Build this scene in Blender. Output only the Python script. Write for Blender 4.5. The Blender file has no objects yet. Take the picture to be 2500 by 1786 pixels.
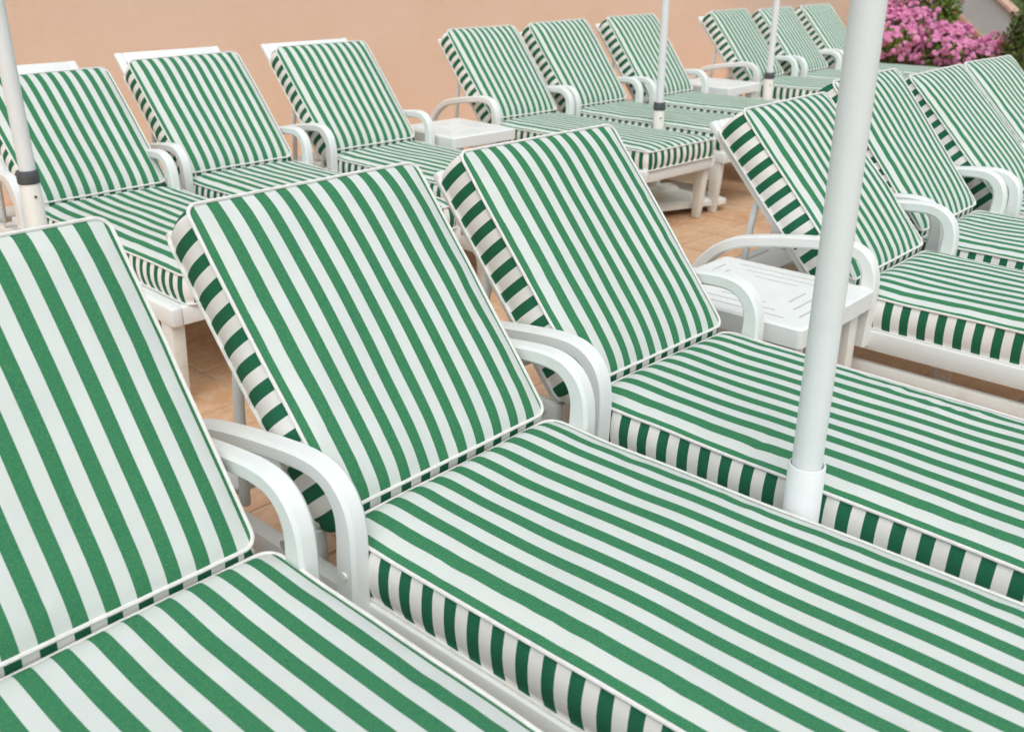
import bpy, bmesh, math, random
from mathutils import Vector, Matrix
from mathutils import noise as mnoise

sc = bpy.context.scene
COL = sc.collection
random.seed(7)
rad = math.radians

# ------------------------------------------------------------------ camera
cam_d = bpy.data.cameras.new('camera')
cam = bpy.data.objects.new('camera', cam_d)
COL.objects.link(cam)
CAM_POS = Vector((-1.648, -1.709, 1.498))
yaw, pitch = 0.8108, -0.4045
FWD = Vector((math.sin(yaw) * math.cos(pitch), math.cos(yaw) * math.cos(pitch), math.sin(pitch)))
RGT = Vector((math.cos(yaw), -math.sin(yaw), 0))
UPV = RGT.cross(FWD)
M = Matrix((RGT, UPV, -FWD)).transposed().to_4x4()
M.translation = CAM_POS
cam.matrix_world = M
cam_d.sensor_width = 36
cam_d.sensor_fit = 'HORIZONTAL'
FOCAL = 2372 / 2500
cam_d.lens = 36 * FOCAL
cam_d.clip_start = 0.05
cam_d.clip_end = 200
cam_d.dof.use_dof = True
cam_d.dof.focus_distance = 2.35
cam_d.dof.aperture_fstop = 5.0
sc.camera = cam

# ------------------------------------------------------------------ sky, sun, exposure (bright overcast)
SUN_EL, SUN_AZ = rad(60), rad(220)      # azimuth clockwise from +Y
w = bpy.data.worlds.new('World')
sc.world = w
w.use_nodes = True
nt = w.node_tree
bg = nt.nodes['Background']
sky = nt.nodes.new('ShaderNodeTexSky')
sky.sky_type = 'NISHITA'
sky.sun_disc = False
sky.sun_elevation = SUN_EL
sky.sun_rotation = SUN_AZ
sky.air_density = 1.0
sky.dust_density = 4.0
sky.ozone_density = 0.6
hs_n = nt.nodes.new('ShaderNodeHueSaturation')
hs_n.inputs['Saturation'].default_value = 0.34
nt.links.new(sky.outputs[0], hs_n.inputs['Color'])
nt.links.new(hs_n.outputs[0], bg.inputs[0])
bg.inputs[1].default_value = 0.15
sun_d = bpy.data.lights.new('sun', 'SUN')
sun_d.energy = 0.6
sun_d.angle = rad(60)
sun_d.color = (1.0, 0.985, 0.965)
sun = bpy.data.objects.new('sun', sun_d)
COL.objects.link(sun)
sd = Vector((math.sin(SUN_AZ) * math.cos(SUN_EL), math.cos(SUN_AZ) * math.cos(SUN_EL), math.sin(SUN_EL)))
sun.rotation_euler = (-sd).to_track_quat('-Z', 'Y').to_euler()
sun.location = sd * 20
sc.view_settings.view_transform = 'Standard'
sc.view_settings.look = 'None'
sc.view_settings.exposure = 0.21
sc.view_settings.gamma = 1
sc.view_settings.use_curve_mapping = False

# ------------------------------------------------------------------ materials
def new_mat(name):
    m = bpy.data.materials.new(name)
    m.use_nodes = True
    t = m.node_tree
    return m, t, t.nodes['Principled BSDF']

def node(t, kind, **inp):
    n = t.nodes.new(kind)
    for k, v in inp.items():
        n.inputs[k.replace('_', ' ')].default_value = v
    return n

def math_node(t, op, a, b=None):
    n = t.nodes.new('ShaderNodeMath'); n.operation = op
    for i, v in enumerate((a, b)):
        if v is None: continue
        if isinstance(v, (int, float)): n.inputs[i].default_value = v
        else: t.links.new(v, n.inputs[i])
    return n.outputs[0]

def mix_col(t, fac, a, b):
    n = t.nodes.new('ShaderNodeMix'); n.data_type = 'RGBA'
    for sock, v in ((n.inputs[0], fac), (n.inputs[6], a), (n.inputs[7], b)):
        if isinstance(v, (int, float)): sock.default_value = v
        elif isinstance(v, tuple): sock.default_value = (*v, 1) if len(v) == 3 else v
        else: t.links.new(v, sock)
    return n.outputs[2]

def ramp(t, fac, stops):
    n = t.nodes.new('ShaderNodeValToRGB')
    e = n.color_ramp.elements
    while len(e) < len(stops): e.new(0.5)
    for el, (p, c) in zip(e, stops):
        el.position = p; el.color = (*c, 1) if len(c) == 3 else c
    t.links.new(fac, n.inputs[0])
    return n.outputs[0]

def obj_coords(t):
    return t.nodes.new('ShaderNodeTexCoord').outputs['Object']

def world_coords(t):
    return t.nodes.new('ShaderNodeNewGeometry').outputs['Position']

def noise_tex(t, vec, scale, detail=3, rough=0.55):
    n = t.nodes.new('ShaderNodeTexNoise')
    n.inputs['Scale'].default_value = scale
    n.inputs['Detail'].default_value = detail
    n.inputs['Roughness'].default_value = rough
    t.links.new(vec, n.inputs['Vector'])
    return n

def bump(t, bsdf, height, strength, dist):
    b = t.nodes.new('ShaderNodeBump')
    b.inputs['Strength'].default_value = strength
    b.inputs['Distance'].default_value = dist
    t.links.new(height, b.inputs['Height'])
    t.links.new(b.outputs[0], bsdf.inputs['Normal'])

def fabric_striped():
    m, t, b = new_mat('striped canvas')
    uv = t.nodes.new('ShaderNodeUVMap'); uv.uv_map = 'stripe'
    sep = t.nodes.new('ShaderNodeSeparateXYZ'); t.links.new(uv.outputs[0], sep.inputs[0])
    co = obj_coords(t)
    fr = math_node(t, 'FRACT', sep.outputs[0])
    g = math_node(t, 'LESS_THAN', fr, 0.490)
    n1 = noise_tex(t, co, 300, 3, 0.75)
    n2 = noise_tex(t, co, 7, 4)
    green = ramp(t, n1.outputs[0], [(0.25, (0.022, 0.142, 0.094)), (0.5, (0.042, 0.203, 0.096)), (0.75, (0.088, 0.268, 0.090))])
    white = ramp(t, n2.outputs[0], [(0.3, (0.585, 0.635, 0.60)), (0.65, (0.63, 0.68, 0.645))])
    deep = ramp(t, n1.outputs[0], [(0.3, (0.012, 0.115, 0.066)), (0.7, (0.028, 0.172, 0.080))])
    boxing_mask = math_node(t, 'LESS_THAN', sep.outputs[1], -5.0)      # boxing green was never bleached by the sun
    green = mix_col(t, boxing_mask, green, deep)
    white = mix_col(t, boxing_mask, white, (0.83, 0.83, 0.79))  # boxing white brightened in the colour to offset the shade there
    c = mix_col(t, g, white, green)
    # light soiling, patchy
    n3 = noise_tex(t, co, 3.1, 5, 0.6)
    soil = ramp(t, n3.outputs[0], [(0.52, (0, 0, 0)), (0.8, (1, 1, 1))])
    sm = t.nodes.new('ShaderNodeMix'); sm.data_type = 'RGBA'; sm.blend_type = 'MULTIPLY'
    t.links.new(math_node(t, 'MULTIPLY', soil, 0.35), sm.inputs[0])
    t.links.new(c, sm.inputs[6]); sm.inputs[7].default_value = (0.86, 0.84, 0.78, 1)
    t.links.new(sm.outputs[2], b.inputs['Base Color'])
    b.inputs['Roughness'].default_value = 0.85
    b.inputs['Specular IOR Level'].default_value = 0.15
    h = math_node(t, 'ADD', n1.outputs[0], math_node(t, 'MULTIPLY', n2.outputs[0], 2.0))
    bump(t, b, h, 0.25, 0.002)
    return m

def piping_mat():
    m, t, b = new_mat('piping canvas')
    n = noise_tex(t, obj_coords(t), 60, 3)
    c = ramp(t, n.outputs[0], [(0.3, (0.70, 0.70, 0.66)), (0.7, (0.80, 0.80, 0.78))])
    t.links.new(c, b.inputs['Base Color'])
    b.inputs['Roughness'].default_value = 0.8
    return m

def plastic_mat(name, base, dirt, amount=0.6, rough=0.32):
    m, t, b = new_mat(name)
    co = obj_coords(t)
    n = noise_tex(t, co, 9, 6, 0.65)
    n2 = noise_tex(t, co, 90, 4, 0.7)
    f = math_node(t, 'MULTIPLY', ramp(t, n.outputs[0], [(0.50, (0, 0, 0)), (0.78, (1, 1, 1))]), amount)
    sp = ramp(t, n2.outputs[0], [(0.70, (0, 0, 0)), (0.78, (1, 1, 1))])
    f2 = math_node(t, 'MAXIMUM', f, math_node(t, 'MULTIPLY', sp, 0.45 * amount))
    c = mix_col(t, f2, base, dirt)
    t.links.new(c, b.inputs['Base Color'])
    rr = ramp(t, n.outputs[0], [(0.3, (rough,) * 3), (0.75, (rough + 0.22,) * 3)])
    t.links.new(rr, b.inputs['Roughness'])
    b.inputs['Specular IOR Level'].default_value = 0.5
    bump(t, b, n2.outputs[0], 0.06, 0.002)
    return m

def plaster_mat():
    m, t, b = new_mat('peach plaster')
    co = world_coords(t)
    n = noise_tex(t, co, 0.8, 5, 0.6)
    n2 = noise_tex(t, co, 38, 5, 0.65)
    c = ramp(t, n.outputs[0], [(0.28, (0.755, 0.54, 0.395)), (0.5, (0.80, 0.60, 0.455)), (0.75, (0.81, 0.635, 0.50))])
    c2 = mix_col(t, math_node(t, 'MULTIPLY', n2.outputs[0], 0.22), c, (0.62, 0.43, 0.31))
    t.links.new(c2, b.inputs['Base Color'])
    b.inputs['Roughness'].default_value = 0.9
    b.inputs['Specular IOR Level'].default_value = 0.2
    n4 = noise_tex(t, co, 9, 4, 0.6)
    bump(t, b, math_node(t, 'ADD', n2.outputs[0], math_node(t, 'MULTIPLY', n4.outputs[0], 0.9)), 0.40, 0.006)
    return m

def tile_mat():
    m, t, b = new_mat('terracotta tile')
    co = world_coords(t)
    n = noise_tex(t, co, 2.2, 4, 0.6)
    n2 = noise_tex(t, co, 14, 6, 0.7)
    n3 = noise_tex(t, co, 55, 3, 0.6)
    c = ramp(t, n.outputs[0], [(0.3, (0.48, 0.26, 0.135)), (0.5, (0.575, 0.35, 0.195)), (0.7, (0.62, 0.42, 0.26))])
    c = mix_col(t, math_node(t, 'MULTIPLY', ramp(t, n2.outputs[0], [(0.45, (0, 0, 0)), (0.68, (1, 1, 1))]), 0.75), c, (0.68, 0.50, 0.35))
    c = mix_col(t, math_node(t, 'MULTIPLY', ramp(t, n3.outputs[0], [(0.66, (0, 0, 0)), (0.74, (1, 1, 1))]), 0.7), c, (0.16, 0.07, 0.035))
    t.links.new(c, b.inputs['Base Color'])
    b.inputs['Roughness'].default_value = 0.7
    bump(t, b, n2.outputs[0], 0.3, 0.004)
    return m

def simple_mat(name, col, rough=0.6, var=0.2, scale=12, spec=0.4, bumpd=0.0):
    m, t, b = new_mat(name)
    n = noise_tex(t, obj_coords(t), scale, 5, 0.6)
    lo = tuple(c * (1 - var) for c in col); hi = tuple(min(1, c * (1 + var)) for c in col)
    t.links.new(ramp(t, n.outputs[0], [(0.3, lo), (0.7, hi)]), b.inputs['Base Color'])
    b.inputs['Roughness'].default_value = rough
    b.inputs['Specular IOR Level'].default_value = spec
    if bumpd: bump(t, b, n.outputs[0], 0.4, bumpd)
    return m

def leaf_mat(name, lo, hi, scale=18, trans=0.25):
    m, t, b = new_mat(name)
    n = noise_tex(t, world_coords(t), scale, 3, 0.7)
    c = ramp(t, n.outputs[0], [(0.32, lo), (0.68, hi)])
    t.links.new(c, b.inputs['Base Color'])
    b.inputs['Roughness'].default_value = 0.6
    b.inputs['Subsurface Weight'].default_value = 0.0
    tr = t.nodes.new('ShaderNodeBsdfTranslucent'); t.links.new(c, tr.inputs[0])
    mx = t.nodes.new('ShaderNodeMixShader'); mx.inputs[0].default_value = trans
    t.links.new(b.outputs[0], mx.inputs[1]); t.links.new(tr.outputs[0], mx.inputs[2])
    t.links.new(mx.outputs[0], t.nodes['Material Output'].inputs[0])
    return m

MAT = dict(
    stripe=fabric_striped(), pipe=piping_mat(),
    plastic=plastic_mat('white resin', (0.775, 0.815, 0.80), (0.62, 0.61, 0.55), 0.35),
    under=plastic_mat('weathered white resin', (0.76, 0.78, 0.74), (0.52, 0.48, 0.37), 0.6, 0.4),
    pole=plastic_mat('white painted pole', (0.78, 0.82, 0.82), (0.66, 0.68, 0.66), 0.35, 0.5),
    sleeve=plastic_mat('cream sleeve', (0.76, 0.76, 0.70), (0.60, 0.57, 0.46), 0.4, 0.4),
    collar=simple_mat('grey collar', (0.075, 0.085, 0.09), 0.6, 0.25, 40),
    wall=plaster_mat(), tile=tile_mat(),
    grout=simple_mat('grout', (0.52, 0.40, 0.29), 0.9, 0.2, 20, 0.2),
    wheel=simple_mat('black rubber', (0.02, 0.02, 0.02), 0.7, 0.2, 30),
    steel=simple_mat('galvanised steel', (0.55, 0.56, 0.56), 0.35, 0.12, 30, 0.6),
    stair=simple_mat('grey render', (0.44, 0.47, 0.465), 0.85, 0.06, 6, 0.2, 0.003),
    coping=simple_mat('terracotta coping', (0.56, 0.38, 0.30), 0.8, 0.2, 9, 0.2, 0.004),
    soil=simple_mat('soil', (0.06, 0.04, 0.025), 0.95, 0.4, 20, 0.1, 0.01),
    leaf=leaf_mat('geranium leaves', (0.07, 0.14, 0.015), (0.22, 0.33, 0.045), 14),
    leaf_dark=leaf_mat('olive shrub leaves', (0.05, 0.085, 0.02), (0.13, 0.20, 0.035), 9),
    petal=leaf_mat('pink petals', (0.86, 0.30, 0.58), (0.94, 0.54, 0.77), 22, 0.3),
    petal_red=leaf_mat('red petals', (0.70, 0.06, 0.09), (0.80, 0.14, 0.16), 30, 0.3),
    twig=simple_mat('brown twigs', (0.17, 0.12, 0.075), 0.85, 0.3, 25, 0.2),
    grass=simple_mat('lawn', (0.07, 0.11, 0.03), 0.9, 0.35, 5, 0.2, 0.01),
)
gm, gt, gb = new_mat('clear glass')
gb.inputs['Base Color'].default_value = (0.85, 0.88, 0.87, 1)
gb.inputs['Roughness'].default_value = 0.08
gtr = gt.nodes.new('ShaderNodeBsdfTransparent'); gmx = gt.nodes.new('ShaderNodeMixShader')
gfr = gt.nodes.new('ShaderNodeLayerWeight'); gfr.inputs[0].default_value = 0.25
gt.links.new(math_node(gt, 'MULTIPLY', gfr.outputs['Facing'], 0.75), gmx.inputs[0])
gt.links.new(gtr.outputs[0], gmx.inputs[1]); gt.links.new(gb.outputs[0], gmx.inputs[2])
gt.links.new(gmx.outputs[0], gt.nodes['Material Output'].inputs[0])
MAT['glass'] = gm

# ------------------------------------------------------------------ helpers
def link(name, me, mat, parent=None):
    o = bpy.data.objects.new(name, me)
    if mat is not None:
        me.materials.clear(); me.materials.append(mat)
    COL.objects.link(o)
    if parent is not None: o.parent = parent
    return o

def bm_obj(name, bm, mat, parent=None, smooth=False):
    me = bpy.data.meshes.new(name)
    bmesh.ops.recalc_face_normals(bm, faces=bm.faces)
    bm.to_mesh(me); bm.free()
    if smooth:
        for p in me.polygons: p.use_smooth = True
    if any(p.use_smooth for p in me.polygons): me.set_sharp_from_angle(angle=rad(45))
    return link(name, me, mat, parent)

def empty(name, loc, rz, label, cat, group=None):
    o = bpy.data.objects.new(name, None)
    o.location = loc; o.rotation_euler = (0, 0, rz)
    o.empty_display_size = 0.1
    COL.objects.link(o)
    o['label'] = label; o['category'] = cat
    if group: o['group'] = group
    return o

def tag(o, label, cat, group=None):
    o['label'] = label; o['category'] = cat
    if group: o['group'] = group
    return o

def add_box(bm, x0, x1, y0, y1, z0, z1, bev=0.0, seg=2, taper=None):
    vs = []
    for z, k in ((z0, 0), (z1, 1)):
        for x, y in ((x0, y0), (x1, y0), (x1, y1), (x0, y1)):
            if k == 0 and taper:
                cx, cy = (x0 + x1) / 2 + taper[2], (y0 + y1) / 2 + taper[3]
                x = cx + (x - (x0 + x1) / 2) * taper[0]; y = cy + (y - (y0 + y1) / 2) * taper[1]
            vs.append(bm.verts.new((x, y, z)))
    fs = [(0, 3, 2, 1), (4, 5, 6, 7), (0, 1, 5, 4), (1, 2, 6, 5), (2, 3, 7, 6), (3, 0, 4, 7)]
    faces = [bm.faces.new([vs[i] for i in f]) for f in fs]
    if bev:
        es = list({e for f in faces for e in f.edges})
        bmesh.ops.bevel(bm, geom=es, offset=bev, segments=seg, affect='EDGES', profile=0.5)

def add_tube(bm, pts, r, n=8, closed=False, caps=True):
    rings = []
    N = len(pts)
    pts = [Vector(p) for p in pts]
    prev = None
    for i, p in enumerate(pts):
        a = pts[(i - 1) % N] if (closed or i > 0) else p
        b = pts[(i + 1) % N] if (closed or i < N - 1) else p
        d = (b - a).normalized()
        if prev is None:
            q = Vector((0, 0, 1)) if abs(d.z) < 0.9 else Vector((1, 0, 0))
            u = d.cross(q).normalized()
        else:
            u = (prev - d * prev.dot(d)).normalized()
        prev = u
        v = d.cross(u)
        rr = r[i] if isinstance(r, (list, tuple)) else r
        rings.append([bm.verts.new(p + u * rr * math.cos(2 * math.pi * k / n) + v * rr * math.sin(2 * math.pi * k / n)) for k in range(n)])
    for i in range(N if closed else N - 1):
        A, B = rings[i], rings[(i + 1) % N]
        for k in range(n):
            f = bm.faces.new((A[k], A[(k + 1) % n], B[(k + 1) % n], B[k])); f.smooth = True
    if caps and not closed:
        bm.faces.new(rings[0][::-1]); bm.faces.new(rings[-1])

def add_lathe(bm, prof, n=32, cx=0, cy=0):
    rings = [[bm.verts.new((cx + r * math.cos(2 * math.pi * k / n), cy + r * math.sin(2 * math.pi * k / n), z)) for k in range(n)] for r, z in prof]
    for A, B in zip(rings, rings[1:]):
        for k in range(n):
            f = bm.faces.new((A[k], A[(k + 1) % n], B[(k + 1) % n], B[k])); f.smooth = True
    return rings

# ------------------------------------------------------------------ setting: floor tiles, wall
PITCH, GAP = 0.34, 0.011
FX0, FX1 = -3.4, 15.0
FY0, FY1 = 1.19 - PITCH * 13, 4.86
bm = bmesh.new()
add_box(bm, FX0, FX1, FY0, FY1, -0.12, -0.0045)
floor = bm_obj('floor', bm, MAT['grout'])
floor['kind'] = 'structure'
floor['label'] = 'terracotta tiled terrace floor with pale grout joints'

def tile_bm(bm, cx, cy, dz=0.0, tl=(0, 0)):
    h = (PITCH - GAP) / 2
    add = []
    for z, s in ((-0.010, h), (-0.002, h), (0.0, h - 0.003)):
        ring = []
        for sx, sy in ((-1, -1), (1, -1), (1, 1), (-1, 1)):
            zz = z + (dz + tl[0] * sx + tl[1] * sy if z > -0.009 else 0)
            ring.append(bm.verts.new((cx + sx * s, cy + sy * s, zz)))
        add.append(ring)
    for A, B in zip(add, add[1:]):
        for k in range(4): bm.faces.new((A[k], A[(k + 1) % 4], B[(k + 1) % 4], B[k]))
    bm.faces.new(add[-1])

def project(p):
    d = Vector(p) - CAM_POS
    z = d.dot(FWD)
    if z < 0.1: return None
    return 0.5 + FOCAL * d.dot(RGT) / z, 0.5 - FOCAL * d.dot(UPV) / z * (1024 / 731)

cells = []
nx = int((FX1 - FX0) / PITCH); ny = int((FY1 - FY0) / PITCH)
for i in range(nx):
    for j in range(ny + 1):
        cx = FX0 + 0.02 + PITCH * (i + 0.5) + (0.0); cy = FY0 + PITCH * (j + 0.5)
        if cy + PITCH / 2 > FY1 + 0.2: continue
        q = project((cx, cy, 0))
        vis = q is not None and -0.08 < q[0] < 1.08 and -0.08 < q[1] < 1.08
        cells.append((0 if vis else 1, (Vector((cx, cy, 0)) - CAM_POS).length, cx, cy))
cells.sort()
variants = []
for k in range(4):
    bm = bmesh.new()
    tile_bm(bm, 0, 0, random.uniform(-0.0006, 0.0008), (random.uniform(-.0007, .0007), random.uniform(-.0007, .0007)))
    me = bpy.data.meshes.new('tile'); bmesh.ops.recalc_face_normals(bm, faces=bm.faces); bm.to_mesh(me); bm.free()
    me.materials.append(MAT['tile']); variants.append(me)
rest = bmesh.new()
for idx, (v, d, cx, cy) in enumerate(cells):
    if idx < 290:
        o = bpy.data.objects.new('tile', random.choice(variants))
        COL.objects.link(o); o.parent = floor; o.location = (cx, cy, 0)
    else:
        tile_bm(rest, cx, cy)
o = bm_obj('distant_tiles', rest, MAT['tile'], floor)
o['kind'] = 'stuff'

# ground beyond the terrace
bm = bmesh.new()
add_box(bm, -60, 90, -60, 60, -0.6, -0.125)
g = bm_obj('ground', bm, MAT['grass']); g['kind'] = 'structure'

WALL_Y = 4.86
bm = bmesh.new()
add_box(bm, FX0 - 3, 15.6, WALL_Y, WALL_Y + 0.3, -0.3, 3.4)
o = bm_obj('plaster_wall', bm, MAT['wall'])
tag(o, 'peach plastered wall running behind the back row of loungers', 'wall')

# ------------------------------------------------------------------ cushions
NPER = 10.95
def rr_map(x, y, hw, hl, r):
    ax, ay = abs(x), abs(y)
    a = (ax - (hw - r)) / r; b = (ay - (hl - r)) / r
    if a > 0 and b > 0:
        a2 = a * math.sqrt(1 - b * b / 2); b2 = b * math.sqrt(1 - a * a / 2)
        return math.copysign(hw - r + a2 * r, x), math.copysign(hl - r + b2 * r, y)
    return x, y

def outline(hw, hl, r, step=0.02):
    """perimeter points counter-clockwise starting at the back left corner end"""
    pts = []
    def seg(p, q):
        n = max(2, int((Vector(q) - Vector(p)).length / step))
        for i in range(n): pts.append((p[0] + (q[0] - p[0]) * i / n, p[1] + (q[1] - p[1]) * i / n))
    def arc(cx, cy, a0):
        for i in range(7):
            a = a0 + math.pi / 2 * i / 7
            pts.append((cx + r * math.cos(a), cy + r * math.sin(a)))
    seg((-hw, hl - r), (-hw, -hl + r)); arc(-hw + r, -hl + r, math.pi)
    seg((-hw + r, -hl), (hw - r, -hl)); arc(hw - r, -hl + r, 1.5 * math.pi)
    seg((hw, -hl + r), (hw, hl - r)); arc(hw - r, hl - r, 0)
    seg((hw - r, hl), (-hw + r, hl)); arc(-hw + r, hl - r, math.pi / 2)
    return pts

def cushion(name, parent, W, Ln, T, crown, seed, r=0.04, rearflat=False, xf=None, wrinkle=None, phase=0.0, endbulge=0.0, taper=0.0, sag=None):
    """box cushion centred on x, running along local y from -Ln/2 to Ln/2, top edge at z=0.
    xf: 4x4 placing it under parent."""
    hw, hl = W / 2, Ln / 2
    rnd = random.Random(seed)
    off = Vector((rnd.uniform(0, 50), rnd.uniform(0, 50), rnd.uniform(0, 50)))
    creases = []
    for _ in range(rnd.randint(5, 9)):
        side = rnd.choice((-1, 1, 1, -1, 2, 3))
        if abs(side) == 1: cx_, cy_ = side * hw * rnd.uniform(.72, .93), rnd.uniform(-.85, .85) * hl
        else: cx_, cy_ = rnd.uniform(-.8, .8) * hw, (1 if side == 2 else -1) * (hl - rnd.uniform(.02, .07))
        creases.append((cx_, cy_, rnd.uniform(0, math.pi), rnd.uniform(.006, .012), rnd.uniform(.025, .07), rnd.uniform(-.0022, .0030)))
    def crease_z(x, y):
        z = 0
        for cx_, cy_, a, w1, w2, h in creases:
            dx, dy = x - cx_, y - cy_
            if abs(dx) > .2 or abs(dy) > .2: continue
            p_ = dx * math.cos(a) + dy * math.sin(a); q_ = -dx * math.sin(a) + dy * math.cos(a)
            z += h * math.exp(-(p_ / w1) ** 2 - (q_ / w2) ** 2)
        return z
    def edge_wob(x, y):
        return 0.0028 * mnoise.noise(Vector((x * 5, y * 5, 0)) + off)
    def wide(y):
        return 1.0 - taper * max(0.0, (-y / hl + 0.2)) if taper else 1.0
    def top_z(x, y):
        u = min(1, abs(x) / hw); v = min(1, abs(y) / hl)
        k = (1 - u ** 5.5) * (1 - v ** (36 if rearflat and y > 0 else 5.5 * max(1, hl / hw)))
        z = crown * max(0, k) ** 0.85
        z += 0.0045 * mnoise.noise(Vector((x * 4, y * 3, 3)) + off) * min(1, k * 4)
        z += 0.0014 * mnoise.noise(Vector((x * 15, y * 9, 7)) + off) * min(1, k * 4)
        # puckers pulled in along the seams
        ed = min(hw - abs(x), hl - abs(y))
        if ed < 0.09:
            sdir = y if (hw - abs(x)) < (hl - abs(y)) else x
            z += 0.0022 * mnoise.noise(Vector((sdir * 26, ed * 9, 21)) + off) * math.sin(math.pi * max(0, ed) / 0.09)
        z += crease_z(x, y) * min(1, k * 5)
        if wrinkle: z += wrinkle(x, y)
        return z + edge_wob(x, y) + (sag(x, y) if sag else 0)
    me_bm = bmesh.new()
    uvl = me_bm.loops.layers.uv.new('stripe')
    # ---- top grid
    def spaced(n, h):
        out = []
        for i in range(n + 1):
            t = -1 + 2 * i / n
            t2 = 0.72 * t + 0.28 * math.sin(t * math.pi / 2)
            out.append(t2 * h)
        return out
    NX, NY = 44, max(48, int(Ln / 0.016))
    xs = spaced(NX, hw); ys = spaced(NY, hl)
    grid = [[None] * (NY + 1) for _ in range(NX + 1)]
    srcx = {}
    for i, x in enumerate(xs):
        for j, y in enumerate(ys):
            px, py = rr_map(x, y, hw, hl, r)
            v = me_bm.verts.new((px * wide(py), py, top_z(px, py)))
            grid[i][j] = v; srcx[v] = px
    def su(x, y=0):
        return (x + hw) / W * NPER + 0.2 + phase + 0.04 * mnoise.noise(Vector((x * 2.5, y * 3, 11)) + off)
    for i in range(NX):
        for j in range(NY):
            f = me_bm.faces.new((grid[i][j], grid[i + 1][j], grid[i + 1][j + 1], grid[i][j + 1]))
            f.smooth = True
            for lp in f.loops: lp[uvl].uv = (su(srcx[lp.vert], lp.vert.co.y), lp.vert.co.y)
    # ---- boxing
    op = outline(hw, hl, r)
    n = len(op)
    per = [0.0]
    for k in range(n):
        a, b = op[k], op[(k + 1) % n]
        per.append(per[-1] + math.hypot(b[0] - a[0], b[1] - a[1]))
    scale = round(per[-1] / 0.0557) / per[-1]
    rows = []
    NR = 6
    def nrm(k):
        a, b = op[k - 1], op[(k + 1) % n]
        d = Vector((b[0] - a[0], b[1] - a[1])).normalized()
        return Vector((d.y, -d.x))
    for q in range(NR + 1):
        f_ = q / NR
        row = []
        for k in range(n):
            x, y = op[k]
            nn = nrm(k)
            bl = 0.013 * (0.8 + 0.5 * mnoise.noise(Vector((x * 7, y * 7, 5)) + off))
            if endbulge and nn.y < -0.7: bl += endbulge
            bl *= math.sin(math.pi * f_) ** 0.8
            z = -T * f_ + (1 - f_) * (edge_wob(x, y) + (sag(x, y) if sag else 0)) + f_ * (sag(x, y) * 0.6 if sag else 0)
            cr = 0.0020 * mnoise.noise(Vector((x * 30, y * 30, f_ * 2)) + off)
            row.append(me_bm.verts.new(((x + nn.x * (bl + cr)) * wide(y), y + nn.y * (bl + cr), z)))
        rows.append(row)
    ph2 = rnd.random()
    for q in range(NR):
        for k in range(n):
            k2 = (k + 1) % n
            f = me_bm.faces.new((rows[q][k], rows[q + 1][k], rows[q + 1][k2], rows[q][k2]))
            f.smooth = True
            us = (per[k], per[k], per[k + 1], per[k + 1])
            if nrm(k).y < -0.98 and nrm(k2).y < -0.98:
                us = (su(op[k][0]), su(op[k][0]), su(op[k2][0]), su(op[k2][0]))
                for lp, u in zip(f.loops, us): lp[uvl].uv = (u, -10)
            else:
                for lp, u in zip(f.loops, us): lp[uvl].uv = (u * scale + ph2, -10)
    me_bm.faces.new(rows[-1])
    me = bpy.data.meshes.new(name)
    me_bm.to_mesh(me); me_bm.free()
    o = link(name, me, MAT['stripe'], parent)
    if xf is not None: o.matrix_local = xf
    # ---- piping
    for top in (True, False):
        pb = bmesh.new()
        pts = []
        for k in range(n):
            x, y = op[k]
            nn = nrm(k)
            sg = sag(x, y) if sag else 0
            z = (edge_wob(x, y) + sg + 0.001) if top else -T + sg * 0.6 - 0.0005
            e = 0.0030 + 0.0008 * mnoise.noise(Vector((x * 12, y * 12, 2)) + off)
            pts.append(((x + nn.x * e) * wide(y), y + nn.y * e, z))
        add_tube(pb, pts, 0.0041, 7, closed=True)
        bm_obj('piping', pb, MAT['pipe'], o)
    return o

# ------------------------------------------------------------------ lounger
def sweep_rect(bm, path, x0, x1, widths, bev=0.007):
    """rectangular bar swept in the yz plane; path = centre line (y,z)"""
    N = len(path)
    rings = []
    for i, (y, z) in enumerate(path):
        a = path[max(0, i - 1)]; b = path[min(N - 1, i + 1)]
        d = Vector((b[0] - a[0], b[1] - a[1])).normalized()
        nv = Vector((-d.y, d.x)); h = widths[i] / 2
        ring = []
        for (sx, sn, bx, bn) in ((x0, -1, bev, 0), (x0, -1, 0, bev), (x0, 1, 0, bev), (x0, 1, bev, 0), (x1, 1, -bev, 0), (x1, 1, 0, bev), (x1, -1, 0, bev), (x1, -1, -bev, 0)):
            hh = (h - bn) * sn
            ring.append(bm.verts.new((sx + bx, y + nv.x * hh, z + nv.y * hh)))
        rings.append(ring)
    for A, B in zip(rings, rings[1:]):
        for k in range(8): bm.faces.new((A[k], A[(k + 1) % 8], B[(k + 1) % 8], B[k]))
    bm.faces.new(rings[0][::-1]); bm.faces.new(rings[-1])

def smooth_path(pts, sub=6):
    out = []
    P = [Vector(p) for p in pts]
    for i in range(len(P) - 1):
        p0 = P[max(0, i - 1)]; p1 = P[i]; p2 = P[i + 1]; p3 = P[min(len(P) - 1, i + 2)]
        for k in range(sub):
            t = k / sub
            out.append(0.5 * ((2 * p1) + (-p0 + p2) * t + (2 * p0 - 5 * p1 + 4 * p2 - p3) * t * t + (-p0 + 3 * p1 - 3 * p2 + p3) * t ** 3))
    out.append(P[-1])
    return out

ARM = [(-0.052, 0.330, .066), (-0.056, 0.40, .063), (-0.061, 0.47, .060), (-0.064, 0.525, .056), (-0.060, 0.570, .052), (-0.042, 0.606, .049), (-0.008, 0.630, .045),
       (0.045, 0.637, .043), (0.12, 0.631, .042), (0.24, 0.614, .042), (0.36, 0.591, .042), (0.43, 0.569, .043), (0.495, 0.528, .044), (0.547, 0.470, .047), (0.585, 0.400, .052), (0.602, 0.335, .056)]

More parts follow.
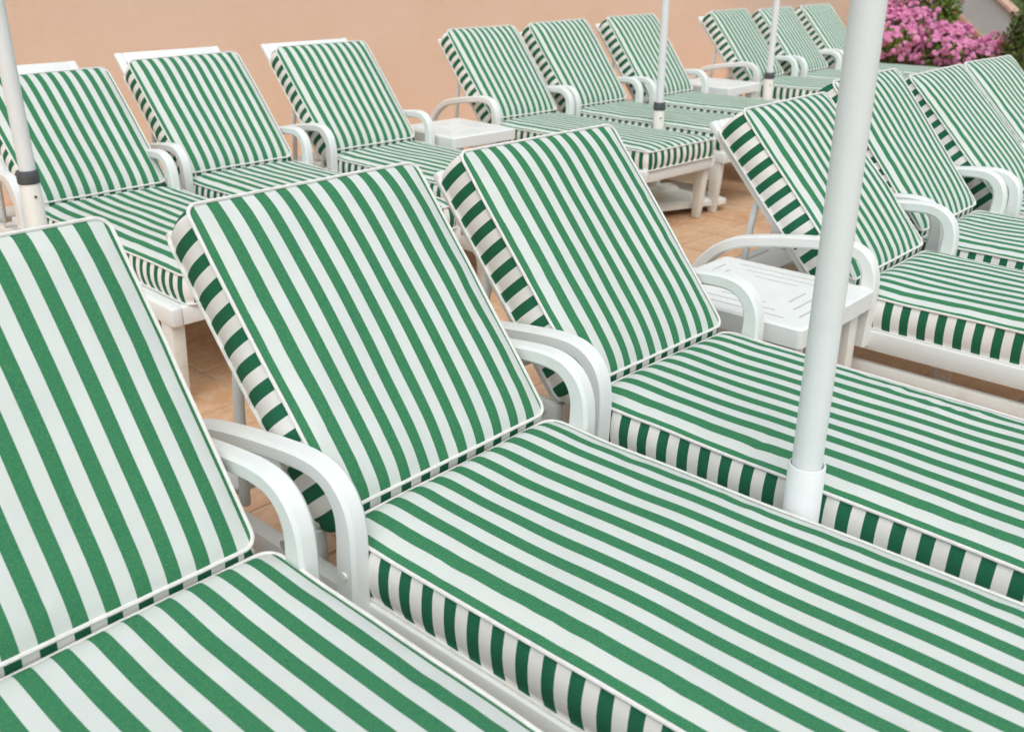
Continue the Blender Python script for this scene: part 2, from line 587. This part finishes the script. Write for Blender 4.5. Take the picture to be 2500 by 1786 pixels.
def auto_smooth(o, ang=35):
    me = o.data
    for p in me.polygons: p.use_smooth = True
    try: me.set_sharp_from_angle(angle=rad(ang))
    except Exception: pass

proto_mesh = {}
def shared(key, name, build, mat, parent, bevel_smooth=False):
    if key not in proto_mesh:
        b = bmesh.new(); build(b)
        bmesh.ops.recalc_face_normals(b, faces=b.faces)
        me = bpy.data.meshes.new(name); b.to_mesh(me); b.free()
        me.materials.append(mat)
        for p in me.polygons: p.use_smooth = True
        me.set_sharp_from_angle(angle=rad(32))
        proto_mesh[key] = me
    o = bpy.data.objects.new(name, proto_mesh[key])
    COL.objects.link(o); o.parent = parent
    return o

HS = 0.50; LB = 0.664; LS = 1.262; SEATW = 0.618; BACKW = 0.60
DECK = 0.380
GROUP = 'striped sun loungers'

def build_lounger(key, x, y, rz, ang, panel, label, cdx=0.0, seed=1, wrinkle=None, near=False):
    t = empty('sun_lounger', (x - cdx, y, 0), rz, label, 'sun lounger', GROUP)
    # --- frame
    for s in (-1, 1):
        xi, xo = (0.287, 0.327)
        a, b = (xi, xo) if s > 0 else (-xo, -xi)
        shared(('rail', s), 'side_rail', lambda q: add_box(q, a, b, -1.255, 0.66, 0.312, DECK - 0.001, 0.008), MAT['plastic'], t)
        a2, b2 = (0.280, 0.316) if s > 0 else (-0.316, -0.280)
        shared(('low', s), 'lower_rail', lambda q: add_box(q, a2, b2, -1.16, 0.58, 0.198, 0.262, 0.008), MAT['under'], t)
        x0, x1 = (0.315, 0.357) if s > 0 else (-0.357, -0.315)
        sp = smooth_path([(p[0], p[1], p[2]) for p in ARM])
        shared(('arm', s), 'armrest', lambda q: sweep_rect(q, [(p[0], p[1]) for p in sp], x0, x1, [p[2] * 0.93 for p in sp]), MAT['plastic'], t)
        for fy, nm in (((-1.225, -1.145), 'f'), ((0.55, 0.63), 'r')):
            lx0, lx1 = (0.268, 0.322) if s > 0 else (-0.322, -0.268)
            dyb = 0.012 if nm == 'f' else -0.012
            def leg(q, lx0=lx0, lx1=lx1, fy=fy, dyb=dyb, s=s):
                add_box(q, lx0, lx1, fy[0], fy[1], 0.0, 0.320, 0.008, 2, taper=(0.74, 0.62, -0.004 * s, dyb))
            shared(('leg', s, nm), 'leg', leg, MAT['under'], t)
    shared('front', 'end_rail', lambda q: add_box(q, -0.286, 0.286, -1.252, -1.205, 0.311, DECK - 0.003, 0.008), MAT['plastic'], t)
    shared('rear', 'end_rail', lambda q: add_box(q, -0.286, 0.286, 0.615, 0.657, 0.311, DECK - 0.003, 0.008), MAT['plastic'], t)
    shared('deck', 'seat_deck', lambda q: add_box(q, -0.286, 0.286, -1.200, 0.06, DECK - 0.026, DECK - 0.006, 0.003, 1), MAT['plastic'], t)
    shared('plank', 'rear_plank', lambda q: add_box(q, -0.286, 0.286, 0.47, 0.612, DECK - 0.026, DECK - 0.006, 0.003, 1), MAT['plastic'], t)
    shared('pivot', 'pivot_tube', lambda q: add_tube(q, [(-0.345, 0.150, 0.412), (0.345, 0.150, 0.412)], 0.011, 14), MAT['steel'], t)
    for s in (-1, 1):
        def brk(q, s=s):
            a, b = sorted((s * 0.268, s * 0.300))
            add_box(q, a, b, 0.105, 0.195, DECK - 0.030, 0.436, 0.007)
        shared(('brk', s), 'hinge_bracket', brk, MAT['plastic'], t)
        def cap(q, s=s):
            add_tube(q, [(s * 0.356, -0.060, 0.445), (s * 0.3605, -0.060, 0.445)], 0.008, 14)
        shared(('cap', s), 'screw_cap', cap, MAT['sleeve'], t)
    # --- backrest panel
    upv = Vector((0, math.cos(ang), math.sin(ang))); nv = Vector((0, -math.sin(ang), math.cos(ang)))
    near = key in ('F1', 'F2', 'F3')
    H = Vector((0, 0, HS + (0.006 if near else 0)))
    base = Matrix((Vector((1, 0, 0)), upv, nv)).transposed().to_4x4()
    T = 0.111 if near else 0.101
    TB = 0.113 if key[0] == 'F' else 0.100
    def pan(q):
        p = panel
        add_box(q, -0.287, -0.246, 0.02, p, -0.024, 0.0, 0.006)
        add_box(q, 0.246, 0.287, 0.02, p, -0.024, 0.0, 0.006)
        add_box(q, -0.2465, 0.2465, p - 0.062, p - 0.0008, -0.0235, -0.0005, 0.005)
        yy = p - 0.062 - 0.008
        while yy > 0.12:
            add_box(q, -0.2465, 0.2465, yy - 0.085, yy, -0.020, -0.002, 0.003, 1)
            yy -= 0.093
    o = shared(('panel', round(panel, 3)), 'back_panel', pan, MAT['plastic'], t)
    mp = base.copy(); mp.translation = H - nv * (TB + 0.009)
    o.matrix_local = mp
    for sx in (-1, 1):
        at_ = H - nv * (TB + 0.036) + upv * 0.43
        q = bmesh.new()
        add_tube(q, [(sx * 0.25, at_.y + 0.045, DECK - 0.03), (sx * 0.25, at_.y + 0.02, at_.z - 0.12), (sx * 0.25, at_.y, at_.z), (sx * 0.235, at_.y - 0.004, at_.z + 0.012)], 0.0125, 10)
        bm_obj('prop_bar', q, MAT['plastic'], t)
    # --- seat cushion
    LSn = LS
    jr = random.Random(seed * 17 + 5)
    xs = Matrix.Translation((cdx + jr.uniform(-.005, .005), 0.004 - LSn / 2, DECK + T + 0.001)) @ Matrix.Rotation(jr.uniform(-.005, .005), 4, 'Z')
    def ssag(xx, yy):
        return 0.006 * max(0, yy / (LSn / 2) - 0.75) / 0.25
    cushion('seat_cushion', t, SEATW, LSn, T, 0.026, seed * 3 + 1, r=0.032, rearflat=True, xf=xs, wrinkle=wrinkle, sag=ssag)
    # --- back cushion
    mb = base.copy(); mb.translation = H + upv * (LB / 2 + 0.022) + Vector((cdx, 0, 0))
    mb = mb @ Matrix.Rotation(jr.uniform(-.011, .011), 4, 'Z')
    cushion('back_cushion', t, BACKW, LB, TB, 0.025 if key[0] == 'F' else 0.030, seed * 3 + 2, r=0.024 if key[0] == 'F' else 0.036, xf=mb, endbulge=0.022, taper=0.018)
    return t

def f3_wrinkle(x, y):
    z = 0
    for k, (yc, xc) in enumerate(((0.02, 0.22), (-0.03, 0.20), (-0.09, 0.235), (0.10, 0.24))):
        u = (y - yc) + 0.5 * (x - xc)
        z += 0.0035 * math.exp(-(u / 0.014) ** 2) * math.exp(-((x - xc) / 0.045) ** 2)
    return z

YF, YB, A0 = -0.387, 2.575, 0.846
LOUNGERS = [
 # key, x, dy, rz, dang, panel top, cushion dx, label
 ('F1', -1.187, 0.011, 0.013, 0.054, 0.700, 0.0, 'striped sun lounger cut off by the lower left corner of the picture'),
 ('F2', -0.429, -0.009, 0.026, 0.035, 0.702, 0.0, 'large striped sun lounger in the front centre, left of the thick umbrella pole'),
 ('F3', 0.336, 0.017, -0.018, 0.016, 0.708, 0.0, 'front row striped sun lounger between the thick pole and the slotted side table'),
 ('F4', 1.570, -0.065, 0.013, -0.012, 0.732, 0.0, 'front row striped sun lounger just right of the slotted side table'),
 ('F5', 2.314, 0.018, 0.011, 0.034, 0.705, 0.0, 'front row striped sun lounger emerging right of the thick pole, second from the slotted table'),
 ('F6', 3.033, -0.028, -0.012, -0.050, 0.700, 0.0, 'front row striped sun lounger, second from the right edge'),
 ('F7', 3.752, -0.008, -0.030, -0.065, 0.700, 0.0, 'front row striped sun lounger at the right edge, below the olive shrub'),
 ('B1', 0.192, -0.070, -0.013, -0.067, 0.835, 0.05, 'back row striped sun lounger crossed by the collared pole at the left edge'),
 ('B2', 0.936, 0.017, -0.030, -0.032, 0.822, 0.0, 'back row striped sun lounger, second from the left, white panel showing above its cushion'),
 ('B3', 1.749, -0.021, -0.031, -0.009, 0.800, 0.0, 'back row striped sun lounger beside the plain side table, on its left'),
 ('B4', 3.091, 0.082, -0.049, 0.024, 0.705, 0.0, 'back row striped sun lounger right of the plain table, its foot end in view'),
 ('B5', 3.841, 0.065, -0.035, 0.039, 0.700, 0.0, 'middle of the three back row striped loungers around the central thin pole'),
 ('B6', 4.590, -0.012, 0.004, 0.061, 0.715, 0.0, 'back row striped sun lounger whose backrest the central thin pole crosses'),
 ('B7', 5.988, -0.013, 0.033, 0.027, 0.725, 0.0, 'first of the three farthest striped loungers, behind the far thin pole'),
 ('B8', 6.738, -0.041, 0.018, 0.0, 0.705, 0.0, 'middle one of the three farthest striped loungers in the back row'),
 ('B9', 7.558, -0.007, 0.008, -0.011, 0.700, 0.0, 'farthest striped lounger of the back row, nearest to the pink flowers'),
]
for i, (k, x, dy, rz, da, pn, cdx, lab) in enumerate(LOUNGERS):
    y = (YF if k[0] == 'F' else YB) + dy
    build_lounger(k, x, y, rz, A0 + da, pn, lab, cdx, seed=i + 1, wrinkle=f3_wrinkle if k == 'F3' else None)

# ------------------------------------------------------------------ side tables
def table_top(bm, hx, hy, z0, z1, slots):
    xs = sorted({-hx, hx, *[v for s in slots for v in s[0:2]]})
    ys = sorted({-hy, hy, *[v for s in slots for v in s[2:4]]})
    dep = 0.016
    vert = {}
    def V(x, y, z):
        k = (round(x, 5), round(y, 5), round(z, 5))
        if k not in vert: vert[k] = bm.verts.new((x, y, z))
        return vert[k]
    H = {}
    for i in range(len(xs) - 1):
        for j in range(len(ys) - 1):
            mx, my = (xs[i] + xs[i + 1]) / 2, (ys[j] + ys[j + 1]) / 2
            low = any(s[0] < mx < s[1] and s[2] < my < s[3] for s in slots)
            H[i, j] = z1 - dep if low else z1
    for (i, j), z in H.items():
        bm.faces.new((V(xs[i], ys[j], z), V(xs[i + 1], ys[j], z), V(xs[i + 1], ys[j + 1], z), V(xs[i], ys[j + 1], z)))
        for di, dj in ((1, 0), (0, 1)):
            z2 = H.get((i + di, j + dj))
            if z2 is not None and z2 != z:
                if di: a, b = (xs[i + 1], ys[j]), (xs[i + 1], ys[j + 1])
                else: a, b = (xs[i], ys[j + 1]), (xs[i + 1], ys[j + 1])
                bm.faces.new((V(*a, z), V(*b, z), V(*b, z2), V(*a, z2)))

def rounded_plate(bm, hx, hy, z0, z1, r, chamfer=0.006, inset=0.0):
    def ring(hx, hy, r, z):
        return [bm.verts.new((px, py, z)) for px, py in outline(hx, hy, r, 0.5)]
    R = [ring(hx, hy, r, z0), ring(hx, hy, r, z1 - chamfer), ring(hx - chamfer, hy - chamfer, r, z1)]
    for A, B in zip(R, R[1:]):
        n = len(A)
        for k in range(n): bm.faces.new((A[k], A[(k + 1) % n], B[(k + 1) % n], B[k]))
    return R

def build_table(loc, rz, label, hx=0.243, hy=0.268, ztop=0.527):
    t = empty('side_table', loc, rz, label, 'table', 'white resin side tables')
    slots = []
    wv = 0.0036
    for d, cut in ((0.055, 0.075), (0.098, 0.125), (0.141, 0.178)):
        for s in (-1, 1):
            xx = s * (hx - d); slots.append((xx - wv, xx + wv, -hy + cut + 0.012, hy - cut - 0.012))
            yy = s * (hy - d); slots.append((-hx + cut + 0.012, hx - cut - 0.012, yy - wv, yy + wv))
    def top(q):
        table_top(q, hx - 0.028, hy - 0.028, ztop - 0.02, ztop, slots)
    o = shared(('ttop', hx, hy), 'table_top', top, MAT['plastic'], t)
    def rim(q):
        R = rounded_plate(q, hx, hy, ztop - 0.060, ztop, 0.018)
        # inner edge of the top border
        inner = [q.verts.new((sx * (hx - 0.028), sy * (hy - 0.028), ztop)) for sx, sy in ((-1, -1), (1, -1), (1, 1), (-1, 1))]
        outer = R[-1]
        es = [q.edges.get((outer[k], outer[(k + 1) % len(outer)])) for k in range(len(outer))]
        ei = [q.edges.new((inner[k], inner[(k + 1) % 4])) for k in range(4)]
        bmesh.ops.triangle_fill(q, edges=[e for e in es if e] + ei, use_beauty=True)
        q.faces.new([q.verts.new((v.co.x, v.co.y, ztop - 0.03)) for v in R[0]])
    shared(('trim', hx, hy), 'rim', rim, MAT['plastic'], t)
    for sx in (-1, 1):
        for sy in (-1, 1):
            cx, cy = sx * (hx - 0.06), sy * (hy - 0.06)
            def leg(q, cx=cx, cy=cy, sx=sx, sy=sy):
                add_box(q, cx - 0.032, cx + 0.032, cy - 0.032, cy + 0.032, 0, ztop - 0.031, 0.007, 2, taper=(0.62, 0.62, sx * 0.012, sy * 0.012))
            shared(('tleg', sx, sy), 'leg', leg, MAT['under'], t)
    for sx in (-1, 1):
        def st(q, sx=sx):
            cx = sx * (hx - 0.06)
            add_box(q, cx - 0.012, cx + 0.012, -hy + 0.085, hy - 0.085, 0.20, 0.245, 0.004)
        shared(('tst', sx), 'stretcher', st, MAT['under'], t)
    return t

build_table((0.972, -0.285, 0), 0.02, 'white slotted side table in the front row beside the thick pole')
build_table((2.375, 2.575, 0), -0.06, 'plain looking white side table in the back row behind the front centre loungers')
build_table((5.265, 2.62, 0), 0.02, 'small white side table far back between two groups of three loungers')

# ------------------------------------------------------------------ umbrella poles
def build_pole(x, y, label, sleeve_z, collar, lean=(0, 0), r=0.029, rs=0.0358, base_rot=0.0, sleeve_mat='sleeve', base_off=(0, 0)):
    t = empty('umbrella_stand', (x, y, 0), 0, label, 'umbrella stand', 'umbrella stands between the loungers')
    b = bmesh.new()
    add_tube(b, [(0, 0, 0.12), (lean[0], lean[1], 2.45)], r, 40)
    bm_obj('pole', b, MAT['pole'], t)
    b = bmesh.new()
    z1 = sleeve_z
    add_lathe(b, [(rs, 0.06), (rs, z1 - 0.002), (rs - 0.0015, z1), (rs - 0.0035, z1), (rs - 0.0042, z1 - 0.002), (rs - 0.0042, z1 - 0.014), (r - 0.001, z1 - 0.016)], 40)
    s = bm_obj('sleeve', b, MAT[sleeve_mat], t)
    if collar:
        b = bmesh.new()
        rc = rs + 0.002
        add_lathe(b, [(r + 0.001, z1 - 0.004), (rc, z1 - 0.004), (rc + 0.001, z1), (rc + 0.001, z1 + 0.038), (rc - 0.001, z1 + 0.042), (r - 0.001, z1 + 0.043)], 36)
        bm_obj('collar', b, MAT['collar'], t)
        b = bmesh.new()
        a = math.atan2(CAM_POS.y - y, CAM_POS.x - x) + 0.35
        c = Vector((math.cos(a), math.sin(a), 0))
        add_tube(b, [c * (rs - 0.002) + Vector((0, 0, z1 - 0.05)), c * (rs + 0.003) + Vector((0, 0, z1 - 0.05))], 0.005, 10)
        bm_obj('bolt', b, MAT['collar'], t)
    # weighted base with small wheels
    b = bmesh.new()
    h0, h1 = 0.285, 0.255
    for k, (hh, z) in enumerate(((h0, 0.045), (h0, 0.070), (h1, 0.085), (0.075, 0.105), (0.05, 0.13))):
        ring = [b.verts.new((px, py, z)) for px, py in outline(hh, hh, min(0.05, hh * 0.5), 0.6)]
        if k:
            n = len(ring)
            for q in range(n): b.faces.new((prev[q], prev[(q + 1) % n], ring[(q + 1) % n], ring[q]))
        else: b.faces.new(ring[::-1])
        prev = ring
    b.faces.new(prev)
    o = bm_obj('base_plate', b, MAT['under'], t); o.rotation_euler = (0, 0, base_rot); o.location = (base_off[0], base_off[1], 0)
    for sx in (-1, 1):
        for sy in (-1, 1):
            b = bmesh.new()
            p = Vector((sx * 0.21, sy * 0.21, 0.024)); p.rotate(Matrix.Rotation(base_rot, 3, 'Z')); p += Vector((base_off[0], base_off[1], 0))
            add_tube(b, [p + Vector((-0.012, 0, 0)), p + Vector((0.012, 0, 0))], 0.024, 16)
            bm_obj('wheel', b, MAT['wheel'], t)
    return t

build_pole(-0.047, -0.980, 'thick white umbrella pole standing between the two large front loungers', 0.580, False, (0.0, 0.004), sleeve_mat='pole')
build_pole(-0.300, 2.020, 'white umbrella pole with dark collar at the left edge', 0.715, True, (0.012, 0.0), base_rot=0.1)
build_pole(3.470, 1.890, 'thin white umbrella pole with dark collar at top centre', 0.585, True, (0.0, 0.0), r=0.024, rs=0.034, base_rot=-0.38, base_off=(-0.02, -0.10))
build_pole(5.520, 2.300, 'thin white umbrella pole with dark collar before the farthest loungers', 0.565, True, (0.0, 0.0), r=0.025, rs=0.037, base_rot=0.1)

# ------------------------------------------------------------------ glass on the floor under a lounger
t = empty('drinking_glass', (1.905, -0.575, 0.001), 0.4, 'clear glass tumbler standing on the tiles under a front row lounger', 'glass')
b = bmesh.new()
R = add_lathe(b, [(0.001, 0.0), (0.026, 0.0), (0.030, 0.004), (0.037, 0.085), (0.0355, 0.0855), (0.0345, 0.084), (0.0275, 0.012), (0.001, 0.010)], 28)
bm_obj('tumbler', b, MAT['glass'], t)

# ------------------------------------------------------------------ planting and stair at the far end
def leaf_quad(bm, p, nrm_, size, rnd, aspect=0.6):
    a = nrm_.orthogonal().normalized(); a.rotate(Matrix.Rotation(rnd.uniform(0, 6.28), 3, nrm_))
    c = nrm_.cross(a)
    l, w_ = size, size * aspect
    v = [p - a * l * .5, p + c * w_ * .5 + nrm_ * size * .08, p + a * l * .5, p - c * w_ * .5 + nrm_ * size * .08]
    bm.faces.new([bm.verts.new(q) for q in v])

def petal_head(bm, p, d, size, rnd):
    """round geranium head of small five-petal florets"""
    d = d.normalized()
    nfl = rnd.randint(6, 10)
    for _ in range(nfl):
        q = (d + Vector((rnd.gauss(0, .6), rnd.gauss(0, .6), rnd.gauss(0, .6)))).normalized()
        c = p + q * size * 0.55
        a = q.orthogonal().normalized(); b_ = q.cross(a)
        a0 = rnd.uniform(0, 6.28); s = size * rnd.uniform(.42, .62)
        ctr = bm.verts.new(c)
        ring = []
        for k in range(10):
            an = a0 + k * math.pi / 5
            rr = s * (1.0 if k % 2 == 0 else 0.72)
            ring.append(bm.verts.new(c + (a * math.cos(an) + b_ * math.sin(an)) * rr + q * s * 0.18))
        for k in range(10): bm.faces.new((ctr, ring[k], ring[(k + 1) % 10]))

def shrub(name, loc, rx, ry, rz_, nleaf, nflow, label, cat, group, seed, lmat='leaf', fmat='petal', lsize=0.05, fsize=0.040, zc=None, stems=14, lean=0.0):
    rnd = random.Random(seed)
    t = empty(name, loc, 0, label, cat, group)
    zc = rz_ * 0.95 if zc is None else zc
    off = Vector((seed * 3.1, 1.7, 9.2))
    def radius(d):
        return 0.78 + 0.42 * mnoise.noise(d * 1.9 + off) + 0.2 * mnoise.noise(d * 4.5 + off)
    b = bmesh.new()
    for _ in range(nleaf):
        d = Vector((rnd.gauss(0, 1), rnd.gauss(0, 1), rnd.gauss(0, 1))).normalized()
        if d.z < -0.75: continue
        k = rnd.random() ** 0.32 * radius(d)
        p = Vector((d.x * rx * k, d.y * ry * k, zc + d.z * rz_ * k))
        if p.z < 0.02: continue
        n = (d + Vector((rnd.gauss(0, .5), rnd.gauss(0, .5), rnd.gauss(0.35, .4)))).normalized()
        leaf_quad(b, p, n, lsize * rnd.uniform(.6, 1.3), rnd, rnd.uniform(.6, .95))
    o = bm_obj('foliage', b, MAT[lmat], t); o['kind'] = 'stuff'
    if nflow:
        b = bmesh.new()
        for _ in range(nflow):
            d = Vector((rnd.gauss(0, 1), rnd.gauss(0, 1), rnd.gauss(0.3, 1))).normalized()
            if d.z < -0.6: continue
            if mnoise.noise(d * 2.6 + off * 2) < -0.22: continue
            k = radius(d) * rnd.uniform(.92, 1.1)
            p = Vector((d.x * rx * k, d.y * ry * k, zc + d.z * rz_ * k))
            if p.z < 0.03: continue
            petal_head(b, p, d + Vector((0, 0, .3)), fsize * rnd.uniform(.7, 1.2), rnd)
        o = bm_obj('flowers', b, MAT[fmat], t); o['kind'] = 'stuff'
    b = bmesh.new()
    for k in range(stems):
        a = rnd.uniform(0, 6.28); rr = rnd.uniform(.2, .75)
        top = Vector((math.cos(a) * rx * rr, math.sin(a) * ry * rr, zc + rz_ * rnd.uniform(.1, .7)))
        base = Vector((math.cos(a) * .05, math.sin(a) * .05, 0))
        mid = base.lerp(top, .5) + Vector((rnd.gauss(0, .02), rnd.gauss(0, .02), .05))
        add_tube(b, [base, mid, top], [0.010, 0.007, 0.003], 5)
    bm_obj('stems', b, MAT['twig'], t)
    return t

# raised bed
bm = bmesh.new()
add_box(bm, 9.05, 12.4, 1.75, 4.78, 0.0, 0.20, 0.01)
o = bm_obj('planter_wall', bm, MAT['coping']); tag(o, 'low terracotta planter bed holding the pink flowers', 'planter')
bm = bmesh.new()
add_box(bm, 9.15, 12.3, 1.85, 4.68, 0.15, 0.215)
o2 = bm_obj('soil', bm, MAT['soil'], o)
G = 'pink flowering shrubs at the far end'
ZB = 0.215
shrub('flowering_shrub', (9.60, 3.06, ZB), .50, .46, .37, 1400, 900, 'pink flowering shrub right beside the thick pole, behind the farthest lounger', 'shrub', G, 3)
shrub('flowering_shrub', (9.80, 2.54, ZB), .46, .44, .29, 1200, 700, 'pink flowering shrub with bright leaves in the middle of the bed', 'shrub', G, 5)
shrub('flowering_shrub', (10.0, 2.15, ZB), .42, .34, .23, 800, 480, 'low pink flowering shrub next to the olive shrub', 'shrub', G, 8)
shrub('flowering_shrub', (10.75, 3.42, ZB), .45, .42, .44, 1000, 560, 'taller pink flowering shrub at the back against the wall', 'shrub', G, 13)
shrub('green_shrub', (11.0, 3.18, ZB), .36, .33, .62, 1500, 14, 'tall leafy green shrub rising above the pink flowers', 'shrub', None, 21, lsize=.06, fsize=.045)
shrub('twiggy_shrub', (11.6, 3.78, ZB), .36, .42, .62, 700, 30, 'sparse brown twiggy shrub behind the pink flowers', 'shrub', None, 34, lmat='leaf_dark', stems=60)
shrub('olive_shrub', (9.75, 1.70, 0.0), .34, .34, .62, 3000, 0, 'dense olive green shrub at the right edge of the picture', 'shrub', None, 55, lmat='leaf_dark', lsize=.045)
shrub('red_geranium', (9.85, 1.99, ZB), .14, .12, .21, 120, 7, 'small plant with red flower heads before the olive shrub', 'plant', None, 89, fmat='petal_red', fsize=.05, stems=5)

# stair flank: rendered wall sloping down, terracotta copings
t = empty('stair_flank_wall', (13.0, 3.3, 0), 0, 'grey rendered stair side wall sloping down behind the flowers', 'wall')
def prism(bm, prof, x0, x1):
    A = [bm.verts.new((x0, y, z)) for y, z in prof]; B = [bm.verts.new((x1, y, z)) for y, z in prof]
    n = len(prof)
    bm.faces.new(A); bm.faces.new(B[::-1])
    for k in range(n): bm.faces.new((A[k], B[k], B[(k + 1) % n], A[(k + 1) % n]))
lo = lambda y: 0.80 + 0.755 * (y - 3.784)
hi = lambda y: 0.885 + 0.755 * (y - 3.206)
Y0, Y1 = -0.92, 1.3
prof = [(Y0, 0.02), (-0.55, 0.02), (Y1, lo(3.3 + Y1)), (Y1, hi(3.3 + Y1) + 0.02), (Y0, max(0.2, hi(3.3 + Y0)))]
b = bmesh.new(); prism(b, prof, 0, 0.2); bm_obj('rendered_face', b, MAT['stair'], t)
b = bmesh.new(); prism(b, [(Y0, hi(3.3 + Y0) + .003), (Y1, hi(3.3 + Y1) + .023), (Y1, hi(3.3 + Y1) + .07), (Y0, hi(3.3 + Y0) + .05)], -0.04, 0.24); bm_obj('coping', b, MAT['coping'], t)
b = bmesh.new(); prism(b, [(-0.49, lo(2.81) - 0.045), (Y1, lo(3.3 + Y1) - .045), (Y1, lo(3.3 + Y1) - .003), (-0.49, lo(2.81) - 0.003)], -0.05, 0.2); bm_obj('lower_band', b, MAT['coping'], t)
b = bmesh.new(); prism(b, [(-0.5, 0.0), (Y1, 0.0), (Y1, lo(3.3 + Y1) - .048), (-0.45, max(.01, lo(2.85) - .048)), (-0.5, 0.005)], 0.0, 0.2); bm_obj('stair_base', b, MAT['wall'], t)
